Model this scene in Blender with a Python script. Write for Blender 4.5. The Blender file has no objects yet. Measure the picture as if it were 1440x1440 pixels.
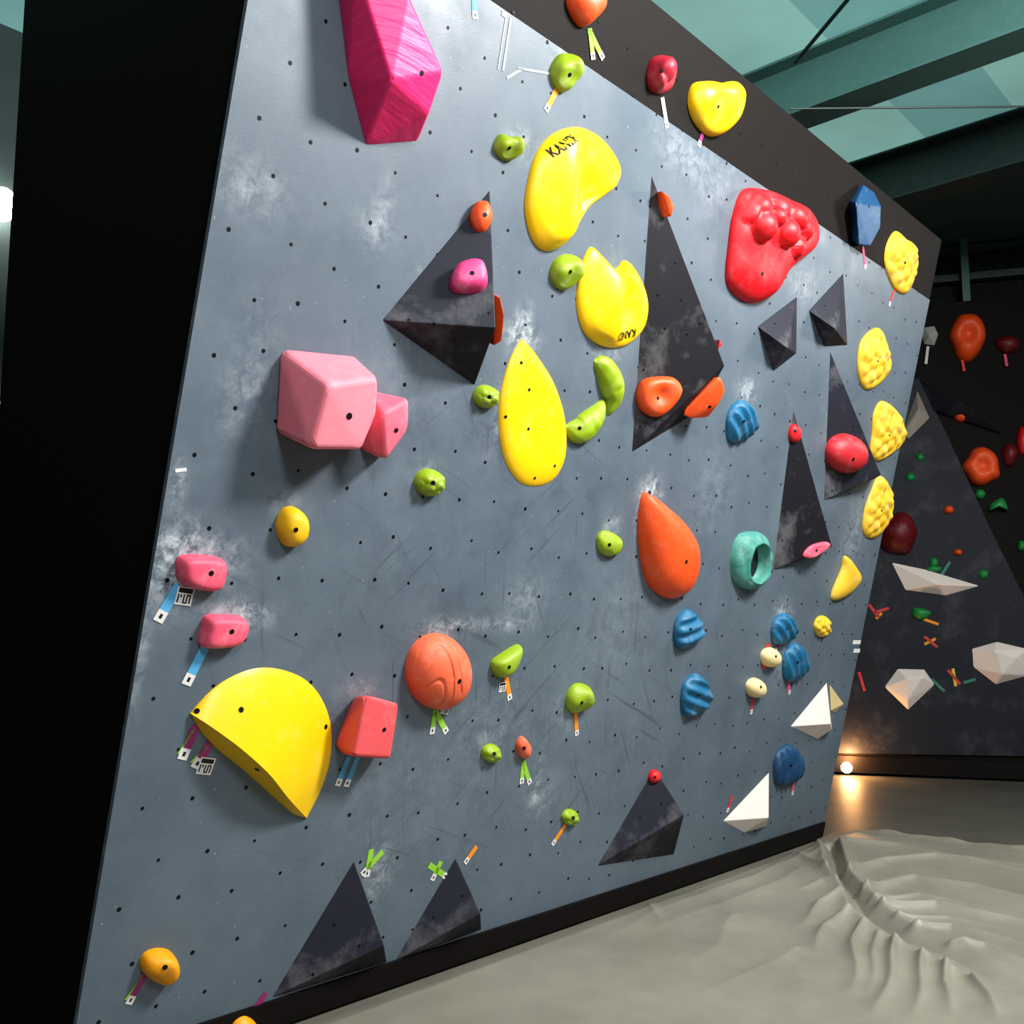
import bpy, bmesh, math, random
import numpy as np
from mathutils import Vector, Matrix, noise
from mathutils.bvhtree import BVHTree
random.seed(3)
scene=bpy.context.scene
try: scene.view_settings.view_transform='Standard'
except Exception: pass
try: scene.view_settings.look='Medium High Contrast'
except Exception as e: print('look',e)

# ---------------------------------------------------------------- survey set-up
F=1400.0; P=math.atan(167/1400.0); TH=math.radians(42.0); HC=1.55
CAM=Vector((0,0,HC))
fh=Vector((math.cos(TH),math.sin(TH),0)); RT=Vector((math.sin(TH),-math.cos(TH),0)); Z=Vector((0,0,1))
FW=fh*math.cos(P)+Z*math.sin(P); UP=Z*math.cos(P)-fh*math.sin(P)
def ray(px,py): return RT*((px-720)/F)+UP*((720-py)/F)+FW
class Fr:
    """plane with local axes; measurements of the photo are rectified on to it"""
    def __init__(s,o,ex,ey):
        s.o=Vector(o); s.ex=Vector(ex).normalized(); s.n=s.ex.cross(Vector(ey)).normalized(); s.ey=s.n.cross(s.ex)
    def loc(s,px,py,h=0):
        d=ray(px,py); t=((s.o+s.n*h)-CAM).dot(s.n)/d.dot(s.n)
        q=CAM+d*t-s.o
        return (q.dot(s.ex),q.dot(s.ey))
    def w(s,a,b,h=0): return s.o+s.ex*a+s.ey*b+s.n*h
    def pw(s,px,py,h=0): return s.w(*s.loc(px,py,h),h)
FL=Fr((0,0,0),(1,0,0),(0,1,0))
A=math.radians(14.1)
D=FL.loc(1160,1178)[1]
WL=Fr((0,D,0),(1,0,0),(0,-math.sin(A),math.cos(A)))
U0=WL.loc(228,720)[0]; U1=WL.loc(1233,790)[0]
S0=WL.loc(760,1284)[1]; S1=WL.loc(1000,212)[1]; S2=WL.loc(1100,152)[1]
f0=FL.pw(1185,1085); f1=FL.pw(1440,1095)
FAR=Fr(f0,(f1-f0),(0,0,1))

# ---------------------------------------------------------------- materials
def lin(c): return tuple(((v/255)/12.92 if v/255<=0.04045 else ((v/255+0.055)/1.055)**2.4) for v in c)+(1,)
def newmat(name):
    m=bpy.data.materials.new(name); m.use_nodes=True; nt=m.node_tree
    return m,nt,nt.nodes['Principled BSDF']
MC={}
def plastic(name,rgb,rough=.5,chalk=.25,bump=.15,scale=14,dark=.85,lo=.52,spec=.5,grain=False):
    if name in MC: return MC[name]
    m,nt,b=newmat(name); N=nt.nodes; L=nt.links
    tc=N.new('ShaderNodeTexCoord')
    n1=N.new('ShaderNodeTexNoise'); n1.inputs['Scale'].default_value=scale; n1.inputs['Detail'].default_value=6; n1.inputs['Roughness'].default_value=.65
    n2=N.new('ShaderNodeTexNoise'); n2.inputs['Scale'].default_value=5; n2.inputs['Detail'].default_value=3
    n3=N.new('ShaderNodeTexNoise'); n3.inputs['Scale'].default_value=140; n3.inputs['Detail'].default_value=2
    for n in(n1,n2,n3): L.new(tc.outputs['Object'],n.inputs['Vector'])
    if grain:
        mp=N.new('ShaderNodeMapping'); mp.inputs['Scale'].default_value=(1,1,9); mp.inputs['Rotation'].default_value=(0,0,.3); L.new(tc.outputs['Object'],mp.inputs['Vector']); L.new(mp.outputs['Vector'],n3.inputs['Vector']); n3.inputs['Scale'].default_value=4; n3.inputs['Detail'].default_value=3
    c=lin(rgb)
    mx=N.new('ShaderNodeMix'); mx.data_type='RGBA'; mx.inputs['A'].default_value=tuple(v*dark for v in c[:3])+(1,); mx.inputs['B'].default_value=c
    L.new(n2.outputs['Fac'],mx.inputs['Factor'])
    mr=N.new('ShaderNodeMapRange'); mr.inputs['From Min'].default_value=lo; mr.inputs['From Max'].default_value=.8; mr.inputs['To Max'].default_value=chalk
    L.new(n1.outputs['Fac'],mr.inputs['Value'])
    m2=N.new('ShaderNodeMix'); m2.data_type='RGBA'; m2.inputs['B'].default_value=lin((215,212,215))
    L.new(mx.outputs['Result'],m2.inputs['A']); L.new(mr.outputs['Result'],m2.inputs['Factor'])
    L.new(m2.outputs['Result'],b.inputs['Base Color']); b.inputs['Roughness'].default_value=rough
    b.inputs['Specular IOR Level'].default_value=spec
    bp=N.new('ShaderNodeBump'); bp.inputs['Strength'].default_value=.3 if grain else bump; bp.inputs['Distance'].default_value=.02 if grain else .003
    L.new(n3.outputs['Fac'],bp.inputs['Height']); L.new(bp.outputs['Normal'],b.inputs['Normal'])
    MC[name]=m; return m
BOLT=plastic('bolt_dark',(18,16,18),.5,0,0,spec=.2)
YEL=plastic('hold_yellow',(252,206,6),.4,.10,.05)
YEL2=plastic('hold_yellow_textured',(232,188,48),.6,.3,.5)
AMB=plastic('hold_amber',(245,165,10),.5,.1,.1)
GRN=plastic('hold_lime',(148,174,24),.5,.2,.2)
ORG=plastic('hold_orange',(244,92,34),.5,.12,.2)
COR=plastic('hold_coral',(240,112,76),.55,.25,.2)
RED=plastic('hold_red',(224,26,38),.5,.10,.2)
CRM=plastic('hold_crimson',(180,34,56),.5,.2,.2)
HPK=plastic('volume_hot_pink',(252,54,128),.5,.05,.3,grain=True,dark=.95)
PNK=plastic('volume_pink',(244,138,152),.6,.2,.1)
PK2=plastic('hold_rose',(238,95,122),.55,.4,.1)
PK3=plastic('volume_rose',(240,118,140),.55,.35,.1)
SAL=plastic('volume_salmon',(236,96,100),.55,.15,.1)
MAG=plastic('hold_magenta',(228,72,132),.5,.3,.1)
BLU=plastic('hold_blue',(28,108,148),.5,.25,.2)
BL2=plastic('hold_navy_blue',(20,72,112),.5,.12,.2)
TEA=plastic('hold_teal',(78,150,138),.55,.3,.3)
WHT=plastic('hold_white',(236,224,216),.55,.1,.1,dark=.93)
CRE=plastic('hold_cream',(235,215,160),.6,.1,.1)
VOL=plastic('volume_slate',(38,39,51),.6,.22,.08,scale=3.2,lo=.54,spec=.3)
BLKV=plastic('volume_black',(29,28,35),.6,.22,.08,scale=3.2,lo=.55,spec=.3)
BLK=plastic('black_painted_plywood',(20,15,14),.7,0,.05,spec=.22)
FGR=plastic('hold_green',(30,140,70),.5,.1,.1)
DRD=plastic('hold_dark_red',(110,18,28),.5,.1,.1)

# ---------------------------------------------------------------- mesh helpers
def mk(name,verts,faces,mats,fm=None,smooth=False,parent=None,sharp_angle=None):
    c=Vector((0,0,0))
    for v in verts: c+=v
    c/=len(verts)
    me=bpy.data.meshes.new(name+'_mesh'); me.from_pydata([tuple(v-c) for v in verts],[],faces)
    for m in mats: me.materials.append(m)
    if fm is not None: me.polygons.foreach_set('material_index',fm)
    if smooth: me.polygons.foreach_set('use_smooth',[True]*len(me.polygons) if smooth is True else smooth)
    me.update()
    if sharp_angle: me.set_sharp_from_angle(angle=sharp_angle)
    ob=bpy.data.objects.new(name,me); scene.collection.objects.link(ob); ob.location=c
    if parent:
        ob.parent=parent; ob.matrix_parent_inverse=Matrix.Translation(-parent.location)
    return ob
def addbolts(V,Fc,bolts,r=.009):
    """countersunk bolt heads seated on the surface"""
    if not bolts: return [],[]
    bvh=BVHTree.FromPolygons(V,Fc)
    nv=[];nf=[]
    for (px,py) in bolts:
        hit=bvh.ray_cast(CAM,ray(px,py).normalized())
        if hit[0] is None: continue
        p,n=hit[0],hit[1]
        if n.dot(CAM-p)<0: n=-n
        t=n.orthogonal().normalized(); b=n.cross(t); k=len(V)+len(nv)
        for i in range(12):
            a=i*math.tau/12; nv.append(p+n*.002+(t*math.cos(a)+b*math.sin(a))*r)
        nf.append([k+i for i in range(12)])
    return nv,nf
def spline(pts,n):
    m=len(pts); out=[]
    for i in range(n):
        t=i*m/n; k=int(t); f=t-k
        p=[pts[(k+j-1)%m] for j in range(4)]
        out.append(tuple(.5*((2*p[1][d])+(-p[0][d]+p[2][d])*f+(2*p[0][d]-5*p[1][d]+4*p[2][d]-p[3][d])*f*f+(-p[0][d]+3*p[1][d]-3*p[2][d]+p[3][d])*f**3) for d in(0,1)))
    return out
def E(x0,y0,x1,y1,rot=0,irr=.05,n=12,sq=2.0,seed=0):
    r=random.Random(seed+int(x0*7+y0)); cx,cy=(x0+x1)/2,(y0+y1)/2; out=[]
    for i in range(n):
        a=-i*math.tau/n; c,s=math.cos(a),math.sin(a)
        k=1+r.uniform(-irr,irr)
        x=math.copysign(abs(c)**(2/sq),c)*(x1-x0)/2*k; y=math.copysign(abs(s)**(2/sq),s)*(y1-y0)/2*k
        ca,sa=math.cos(rot),math.sin(rot)
        out.append((cx+x*ca-y*sa,cy+x*sa+y*ca))
    return out
def dome(name,out,H,mat,fr=WL,ctr=None,p=2.2,q=.5,bolts=(),disp=None,nr=12,ns=56,bumps=(),br=.009):
    h0=.3*H
    S=spline([fr.loc(x,y,h0) for x,y in out],ns)
    if ctr is None:
        cx=sum(a for a,b in S)/ns; cy=sum(b for a,b in S)/ns
    else: cx,cy=fr.loc(ctr[0],ctr[1],H*.8)
    BP=[(fr.loc(x,y,h),r,amp) for x,y,h,r,amp in bumps]
    V=[];Fc=[]
    rs=[math.sin(math.pi/2*(1-i/nr)) for i in range(nr)]
    V+= [fr.w(a,b,-.004) for a,b in S]
    def top(x,y,r):
        hh=H*max(0,1-r**p)**q
        e=disp(x-cx,y-cy,r) if disp else 0
        for (bx,by),R,amp in BP:
            d2=((x-bx)**2+(y-by)**2)/R**2
            if d2<1: e=max(e,amp*(1-d2)**.6)
        return max(hh+e*min(1,(1-r)*5),0)
    for r in rs:
        for a,b in S:
            x=cx+(a-cx)*r; y=cy+(b-cy)*r
            V.append(fr.w(x,y,top(x,y,r)))
    V.append(fr.w(cx,cy,top(cx,cy,0))); tp=len(V)-1
    for k in range(nr):
        for i in range(ns):
            j=(i+1)%ns; Fc.append([k*ns+i,k*ns+j,(k+1)*ns+j,(k+1)*ns+i])
    for i in range(ns): Fc.append([nr*ns+i,nr*ns+(i+1)%ns,tp])
    a,b,c=[V[i] for i in Fc[-1]]
    if (b-a).cross(c-a).dot(fr.n)<0: Fc=[f[::-1] for f in Fc]
    nb=len(Fc)
    bv,bf=addbolts(V,Fc,bolts,br)
    return mk(name,V+bv,Fc+bf,[mat,BOLT],[0]*nb+[1]*len(bf),smooth=[True]*nb+[False]*len(bf))
def hull(name,pts,mat,fr=WL,bev=.012,bolts=(),seg=3,br=.009,angle=None):
    """convex plywood / fibreglass volume from measured corners (x,y,height off wall)"""
    bm=bmesh.new()
    for (x,y,h) in pts: bm.verts.new(fr.pw(x,y,h) if h>0 else fr.w(*fr.loc(x,y,0),-.004))
    r=bmesh.ops.convex_hull(bm,input=bm.verts)
    dele=[g for g in r['geom_interior'] if isinstance(g,bmesh.types.BMVert)]
    if dele: bmesh.ops.delete(bm,geom=list(set(dele)),context='VERTS')
    bmesh.ops.dissolve_limit(bm,angle_limit=.03,verts=bm.verts,edges=bm.edges)
    if bev>0: bmesh.ops.bevel(bm,geom=list(bm.edges)+list(bm.verts),offset=bev,segments=seg,profile=.5,affect='EDGES')
    bmesh.ops.recalc_face_normals(bm,faces=bm.faces); bm.verts.index_update()
    V=[v.co.copy() for v in bm.verts]; Fc=[[v.index for v in f.verts] for f in bm.faces]; bm.free()
    nb=len(Fc); bv,bf=addbolts(V,Fc,bolts,br)
    return mk(name,V+bv,Fc+bf,[mat,BOLT],[0]*nb+[1]*len(bf),smooth=True if angle else False,sharp_angle=angle)
def sweep(name,path,mat,fr=WL,fl=.8,bolts=(),n=26):
    """curved pinch/crescent: half-round section along a measured path (x,y,radius m)"""
    pts=[(*fr.loc(x,y,r*.4),r) for x,y,r in path]
    m=len(pts);C=[]
    for i in range(n):
        t=i/(n-1)*(m-1); k=min(int(t),m-2); f=t-k
        g=lambda j:pts[max(0,min(m-1,j))]
        p=[g(k-1),g(k),g(k+1),g(k+2)]
        C.append(tuple(.5*((2*p[1][d])+(-p[0][d]+p[2][d])*f+(2*p[0][d]-5*p[1][d]+4*p[2][d]-p[3][d])*f*f+(-p[0][d]+3*p[1][d]-3*p[2][d]+p[3][d])*f**3) for d in(0,1,2)))
    V=[];Fc=[];ns=16
    for i,c in enumerate(C):
        a=C[max(0,i-1)];b=C[min(n-1,i+1)]; dx,dy=b[0]-a[0],b[1]-a[1]; l=math.hypot(dx,dy) or 1; nx,ny=-dy/l,dx/l
        tp=math.sqrt(max(.02,1-abs(2*i/(n-1)-1)**6)); r=max(c[2],.004)*tp
        for j in range(ns+1):
            an=math.pi*j/ns; o=math.cos(an)*r; h=max(0,math.sin(an))**.8*r*fl*1.6*(1+.15*noise.noise(Vector((i*.4,j*.3,0))))
            V.append(fr.w(c[0]+nx*o,c[1]+ny*o,h-.003))
    for i in range(n-1):
        for j in range(ns):
            k=i*(ns+1)+j; Fc.append([k,k+1,k+ns+2,k+ns+1])
    Fc.append(list(range(ns+1))); Fc.append([(n-1)*(ns+1)+j for j in range(ns,-1,-1)])
    nb=len(Fc); bv,bf=addbolts(V,Fc,bolts)
    return mk(name,V+bv,Fc+bf,[mat,BOLT],[0]*nb+[1]*len(bf),smooth=[True]*nb+[False]*len(bf))

# ---------------------------------------------------------------- climbing wall surface
nx,ny=420,260
us=np.linspace(U0,U1,nx); ss=np.linspace(S0,S1,ny)
UU,SS=np.meshgrid(us,ss)
chalk=np.zeros_like(UU); scuff=np.zeros_like(UU)
def splat(arr,px,py,ru,rs,amp):
    a,b=WL.loc(px,py); arr+=amp*np.exp(-((UU-a)/ru)**2-((SS-b)/rs)**2)
for s in [(735,474,.09,.05,1.3),(735,460,.05,.08,1),(270,785,.15,.08,1.3),(245,800,.07,.12,1),(335,866,.11,.05,1.2),(355,262,.13,.09,.35),(530,320,.08,.08,.35),(540,290,.04,.12,.25),
    (800,70,.12,.1,.4),(735,205,.09,.06,.4),(915,690,.09,.07,1.2),(905,720,.05,.1,.7),(860,740,.06,.06,.6),(620,888,.12,.05,.8),(690,878,.25,.03,.6),(1050,548,.1,.06,.9),(1100,862,.1,.08,.9),
    (740,840,.12,.1,.4),(560,560,.3,.2,.12),(760,1120,.1,.1,.4),(755,1100,.03,.12,.5),(530,1230,.08,.12,.6),(560,1100,.5,.3,.08),(700,1020,.25,.2,.15),(960,215,.2,.1,.4),(1130,400,.15,.1,.4),(360,500,.1,.2,.15),(340,560,.08,.15,.25),
    (1180,590,.2,.15,.4),(1000,690,.2,.2,.2),(590,410,.04,.12,.3),(850,450,.1,.3,.15),(195,920,.03,.2,.5),(250,680,.03,.08,.6),(1010,260,.2,.2,.2),(870,880,.3,.3,.15),(1200,760,.2,.3,.35),(700,585,.04,.15,.5),(1100,930,.15,.2,.3),
    (800,1000,.12,.1,.4),(690,1045,.08,.06,.3),(600,665,.07,.05,.3),(400,705,.08,.05,.3),(505,970,.1,.04,.4),(855,500,.1,.06,.3)]:
    splat(chalk,*s)
for s in [(560,880,.7,.4,.7),(720,780,.9,.6,.8),(700,1080,.9,.5,.8),(880,960,.7,.5,.7),(650,650,.6,.3,.7),(730,620,.3,.3,.7),(560,1200,.7,.25,.6),(900,1080,.6,.3,.7),(450,900,.5,.3,.5),(1000,880,.6,.4,.5),(850,640,.5,.3,.4),(600,500,.3,.3,.4)]:
    splat(scuff,*s)
V=[WL.w(a,b,0) for a,b in zip(UU.ravel(),SS.ravel())]
Fc=[[j*nx+i,j*nx+i+1,(j+1)*nx+i+1,(j+1)*nx+i] for j in range(ny-1) for i in range(nx-1)]
k=len(V); TK=-.02
ring=[i for i in range(nx)]+[j*nx+nx-1 for j in range(1,ny)]+[(ny-1)*nx+i for i in range(nx-2,-1,-1)]+[j*nx for j in range(ny-2,0,-1)]
for i in ring: V.append(V[i]+WL.n*TK)
L_=len(ring)
for i in range(L_): Fc.append([ring[(i+1)%L_],ring[i],k+i,k+(i+1)%L_])
m,nt,b=newmat('grey_climbing_panel'); N=nt.nodes; L=nt.links
tc=N.new('ShaderNodeTexCoord')
def nz(sc,det=4,ro=.6,vec=None,dist=0):
    n=N.new('ShaderNodeTexNoise'); n.inputs['Scale'].default_value=sc; n.inputs['Detail'].default_value=det; n.inputs['Roughness'].default_value=ro; n.inputs['Distortion'].default_value=dist
    L.new(vec if vec else tc.outputs['Object'],n.inputs['Vector']); return n.outputs['Fac']
def mrg(v,a,b_,c=0,d=1):
    r=N.new('ShaderNodeMapRange'); r.inputs['From Min'].default_value=a; r.inputs['From Max'].default_value=b_; r.inputs['To Min'].default_value=c; r.inputs['To Max'].default_value=d; L.new(v,r.inputs['Value']); return r.outputs['Result']
def mth(op,a,b_):
    x=N.new('ShaderNodeMath'); x.operation=op
    for i,v in enumerate((a,b_)):
        if isinstance(v,(int,float)): x.inputs[i].default_value=v
        else: L.new(v,x.inputs[i])
    return x.outputs[0]
def mixc(f,a,b_):
    x=N.new('ShaderNodeMix'); x.data_type='RGBA'
    L.new(f,x.inputs['Factor'])
    for k_,v in(('A',a),('B',b_)):
        if isinstance(v,tuple): x.inputs[k_].default_value=v
        else: L.new(v,x.inputs[k_])
    return x.outputs['Result']
base=mixc(mrg(nz(1.3,5),.3,.7),lin((83,95,107)),lin((98,110,121)))
base=mixc(mrg(nz(7,6,.7),.45,.8,0,.14),base,lin((134,146,153)))
at=N.new('ShaderNodeAttribute'); at.attribute_name='chalk'
as_=N.new('ShaderNodeAttribute'); as_.attribute_name='scuff'
ck=mth('MULTIPLY',at.outputs['Fac'],mrg(nz(18,8,.75,dist=.4),.42,.68,0,1))
base=mixc(ck,base,lin((200,206,210)))
sc_all=None
for ang,s1,s2,sd in((.9,1.6,48,0),(-.75,1.5,42,3),(1.35,2.0,56,7),(.35,1.4,44,11)):
    mp=N.new('ShaderNodeMapping'); mp.vector_type='TEXTURE'; mp.inputs['Rotation'].default_value=(0,ang,0); mp.inputs['Scale'].default_value=(1/s1,1/s1,1/s2); mp.inputs['Location'].default_value=(sd,0,sd)
    L.new(tc.outputs['Object'],mp.inputs['Vector'])
    v=mrg(nz(1,3,.5,mp.outputs['Vector'],.25),.65,.72)
    sc_all=v if sc_all is None else mth('MAXIMUM',sc_all,v)
sc_all=mth('MULTIPLY',mth('MULTIPLY',sc_all,as_.outputs['Fac']),.38)
base=mixc(sc_all,base,lin((50,56,66)))
blot=mth('MULTIPLY',mrg(nz(4,6,.72),.5,.75,0,.42),mth('ADD',as_.outputs['Fac'],.05))
base=mixc(blot,base,lin((62,70,82)))
spk=mrg(nz(70,2,.5),.74,.78,0,.5)
base=mixc(spk,base,lin((180,187,192)))
L.new(base,b.inputs['Base Color']); 
L.new(mrg(nz(5,4),.3,.7,.4,.55),b.inputs['Roughness'])
bp=N.new('ShaderNodeBump'); bp.inputs['Strength'].default_value=.12; bp.inputs['Distance'].default_value=.003; L.new(nz(160,2),bp.inputs['Height']); L.new(bp.outputs['Normal'],b.inputs['Normal'])
edge=plastic('panel_edge_ply',(100,112,122),.6,.3,.1)
nf=len(Fc)
wall=mk('wall_climbing',V,Fc,[m,edge],[0]*(nf-L_)+[1]*L_)
for nm,arr in(('chalk',chalk),('scuff',scuff)):
    a=wall.data.attributes.new(nm,'FLOAT','POINT'); vals=np.concatenate([np.clip(arr.ravel(),0,1.2),np.zeros(L_)]).astype(np.float32); a.data.foreach_set('value',vals)

d=ray(-13,700); tB=U0/d.x; YB=(CAM+d*tB).y
bm=bmesh.new()
for u in(U0+.012,U1-.012):
    for s in(0.0,S2):
        q=WL.w(u,s,-.0205); bm.verts.new(q)
        bm.verts.new(Vector((u,YB,q.z if s>0 else 0)))
bmesh.ops.convex_hull(bm,input=bm.verts)
bm.verts.index_update(); V=[v.co.copy() for v in bm.verts]; Fc=[[v.index for v in f.verts] for f in bm.faces]; bm.free()
frame=mk('wall_climbing_frame',V,Fc,[BLK])
def slab(name,fr,u0,u1,s0,s1,h0,h1,mat,parent=None):
    V=[fr.w(a,b_,h) for h in(h0,h1) for a,b_ in((u0,s0),(u1,s0),(u1,s1),(u0,s1))]
    return mk(name,V,[[3,2,1,0],[4,5,6,7],[0,1,5,4],[1,2,6,5],[2,3,7,6],[3,0,4,7]],[mat],parent=parent)
slab('header_band',WL,U0,U1,S1+.002,S2,-.019,-.002,BLK,wall)
slab('kick_strip',WL,U0,U1,.02,S0-.002,-.019,.012,BLK,wall)

V=[];Fc=[];r_=random.Random(11)
row=0; s=S0+.12
while s<S2-.1:
    u=U0+.08+(.1 if row%2 else 0)
    while u<U1-.04:
        a=u+r_.uniform(-.028,.028); b2=s+r_.uniform(-.028,.028); k=len(V); rr=.0074*r_.uniform(.8,1.15)
        V+=[WL.w(a+rr*math.cos(i*math.tau/10),b2+rr*math.sin(i*math.tau/10),.0012) for i in range(10)]; Fc.append([k+i for i in range(10)])
        u+=.205
    s+=.19; row+=1
mk('bolt_holes',V,Fc,[BOLT],parent=wall)

# ---------------------------------------------------------------- volumes
slate=[
 ([(690,264,0),(536,450,0),(668,543,0),(697,461,.24)],VOL),
 ([(915,240,0),(887,638,0),(985,578,0),(1019,514,.20)],BLKV),
 ([(1122,415,0),(1065,458,0),(1088,523,0),(1121,497,0),(1107,489,.12)],VOL),
 ([(1187,382,0),(1137,436,0),(1160,488,0),(1193,486,0),(1174,462,.12)],VOL),
 ([(1166,488,0),(1157,705,0),(1226,676,0),(1239,668,.13)],VOL),
 ([(1115,570,0),(1085,803,0),(1160,775,0),(1170,768,.12)],BLKV),
 ([(920,1080,0),(838,1220,0),(948,1203,0),(958,1140,0),(962,1146,.16)],VOL),
 ([(497,1208,0),(378,1406,0),(545,1354,0),(540,1330,.12)],VOL),
 ([(640,1205,0),(552,1355,0),(678,1308,0),(676,1285,.12)],VOL)]
vb=[[(614,357),(610,455),(640,478),(575,450),(688,440)],[(914,290),(950,370),(925,415),(935,462),(905,520),(966,470),(985,455),(958,422),(900,600)],[(1090,455)],[(1160,430)],[(1180,540),(1170,690),(1200,600)],[(1110,640),(1125,700),(1100,760)],[(900,1150),(930,1130)],[(470,1300),(505,1330),(440,1370)],[(610,1290),(650,1260)]]
for (pts,mt),bb in zip(slate,vb): hull('pyramid_climbing_volume',pts,mt,bev=.004,seg=2,bolts=bb,br=.006)
def face(i,a,b,c):
    p=slate[i][0]; q=[WL.pw(*p[k]) for k in(a,b,c)]
    n=(q[1]-q[0]).cross(q[2]-q[0]); 
    if n.dot(CAM-q[0])<0: q[1],q[2]=q[2],q[1]; n=-n
    n.normalize(); ex=(WL.ex-n*WL.ex.dot(n)); ey=n.cross(ex.normalized())
    return Fr(q[0]+n*.001,ex,ey)
F1=face(0,0,1,3); F2=face(1,0,1,3); F5=face(4,0,1,3); F6=face(5,0,1,3); F7=face(6,0,1,4)

hull('pink_climbing_volume',[(474,-30,0),(490,110,0),(515,205,0),(588,199,0),(600,140,0),(560,-40,0),(551,112,.20),(623,101,.20),(574,-4,.20),(500,-50,.12),(603,160,.14)],HPK,bev=.008,bolts=[(593,103)])
hull('light_pink_climbing_volume',[(393,489,0),(387,606,0),(440,632,.02),(495,632,0),(500,500,0),(462,541,.22),(533,531,.22),(530,580,.22),(508,632,.22),(438,631,.2)],PNK,bev=.016,bolts=[(491,585)],br=.012)
hull('light_pink_climbing_volume',[(516,548,0),(505,630,0),(535,645,0),(560,560,0),(538,583,.15),(575,561,.15),(574,604,.15),(543,646,.13)],PK3,bev=.012,bolts=[(557,605)])
hull('salmon_climbing_volume',[(498,980,0),(470,1046,0),(480,1060,0),(530,1066,0),(540,984,0),(514,977,.13),(562,990,.13),(550,1067,.13),(496,1064,.13)],SAL,bev=.014,bolts=[(540,1026)])
arcp=[(267,1003),(297,970),(330,948),(365,937),(400,940),(433,955),(455,982),(467,1018),(467,1062),(455,1105),(431,1151)]
def lin_spline(p,n):
    out=[];m=len(p)
    for i in range(n):
        t=i/(n-1)*(m-1);k=min(int(t),m-2);f=t-k;g=lambda j:p[max(0,min(m-1,j))];q=[g(k-1),g(k),g(k+1),g(k+2)]
        out.append(tuple(.5*((2*q[1][d])+(-q[0][d]+q[2][d])*f+(2*q[0][d]-5*q[1][d]+4*q[2][d]-q[3][d])*f*f+(-q[0][d]+3*q[1][d]-3*q[2][d]+q[3][d])*f**3) for d in range(len(p[0]))))
    return out
na=40
ar=lin_spline(arcp,na)
rid=lin_spline([(269,1004,.012),(297,1022,.06),(338,1052,.10),(378,1088,.115),(406,1123,.085),(431,1150,.012)],na)
bs=lin_spline([(269,1006),(280,1026),(303,1052),(343,1084),(381,1118),(411,1144),(430,1151)],na)
V=[];Fc=[];NR=12
A_=[WL.loc(x,y,0) for x,y in ar]; R_=[(*WL.loc(x,y,h),h) for x,y,h in rid]; B_=[WL.loc(x,y,0) for x,y in bs]
for k_ in range(NR+1):
    t=k_/NR
    for i in range(na):
        a,r=A_[i],R_[i]; V.append(WL.w(a[0]+(r[0]-a[0])*t,a[1]+(r[1]-a[1])*t,r[2]*t**.9 if t else -.004))
for i in range(na): V.append(WL.w(*B_[i],-.004))
for k_ in range(NR+1):
    for i in range(na-1): Fc.append([k_*na+i,k_*na+i+1,(k_+1)*na+i+1,(k_+1)*na+i])
a,b_,c=[V[i] for i in Fc[5*na][:3]]
if (b_-a).cross(c-a).dot(WL.n)<0: Fc=[f[::-1] for f in Fc]
nb=len(Fc); bv,bf=addbolts(V,Fc,[(339,998),(458,1022),(277,1000),(362,1082)],.01)
mk('yellow_half_disc_climbing_volume',V+bv,Fc+bf,[YEL,BOLT],[0]*nb+[1]*len(bf),smooth=True,sharp_angle=math.radians(35))

# ---------------------------------------------------------------- big shaped holds
kid=[(812,178),(840,188),(862,210),(875,237),(869,260),(850,276),(830,292),(812,320),(792,346),(768,353),(750,335),(741,295),(745,255),(757,215),(780,188)]
def kd(x,y,r):
    return .06*math.exp(-((x+.03*math.sin(y*6))**2)/.012)*math.exp(-(y/.30)**2)-.05*math.exp(-(((x-.14)/.10)**2+((y-.02)/.12)**2))
K1=dome('yellow_kidney_climbing_hold',kid,.045,YEL,ctr=(795,265),p=6,q=.6,disp=kd,nr=22,ns=100)
k2=[(832,348),(818,380),(813,428),(824,468),(850,487),(880,487),(905,465),(913,435),(908,405),(893,376),(880,366),(870,377),(860,376),(846,358)]
def kd2(x,y,r): return .06*math.exp(-((x+.02)/.09)**2-((y)/.2)**2)-.04*math.exp(-((x-.1)/.07)**2-((y-.02)/.1)**2)
K2=dome('yellow_kidney_climbing_hold',k2,.04,YEL,ctr=(862,430),p=6,q=.6,disp=kd2,nr=20,ns=90)
dome('yellow_leaf_climbing_hold',[(735,477),(733,480),(718,508),(706,552),(703,600),(712,648),(733,679),(760,684),(784,671),(797,640),(796,590),(781,540),(758,502),(740,480)],.03,YEL,p=8,q=.8,bolts=[(733,510),(743,603),(711,586),(744,548),(780,655),(752,672)],br=.007,nr=12,ns=110)
dome('orange_teardrop_climbing_hold',[(911,697),(905,740),(910,795),(922,828),(948,844),(973,832),(985,800),(983,765),(966,735),(942,712),(922,697)],.13,ORG,p=2.6,q=.6,bolts=[(965,790)],ctr=(950,780),br=.011)
def swirl(x,y,r): 
    v=abs(math.sin(24*y+4*math.sin(20*x)+1)); return -.007*max(0,1-(v/.3)**2) if x<.06 else 0
dome('coral_round_climbing_hold',E(578,893,663,1000,irr=.01),.13,COR,disp=swirl,bolts=[(646,958)],nr=44,ns=150,br=.011)
rb=[(1052,266),(1037,300),(1030,345),(1027,395),(1045,420),(1070,426),(1093,410),(1112,378),(1148,348),(1154,320),(1140,293),(1115,280),(1085,267)]
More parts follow.
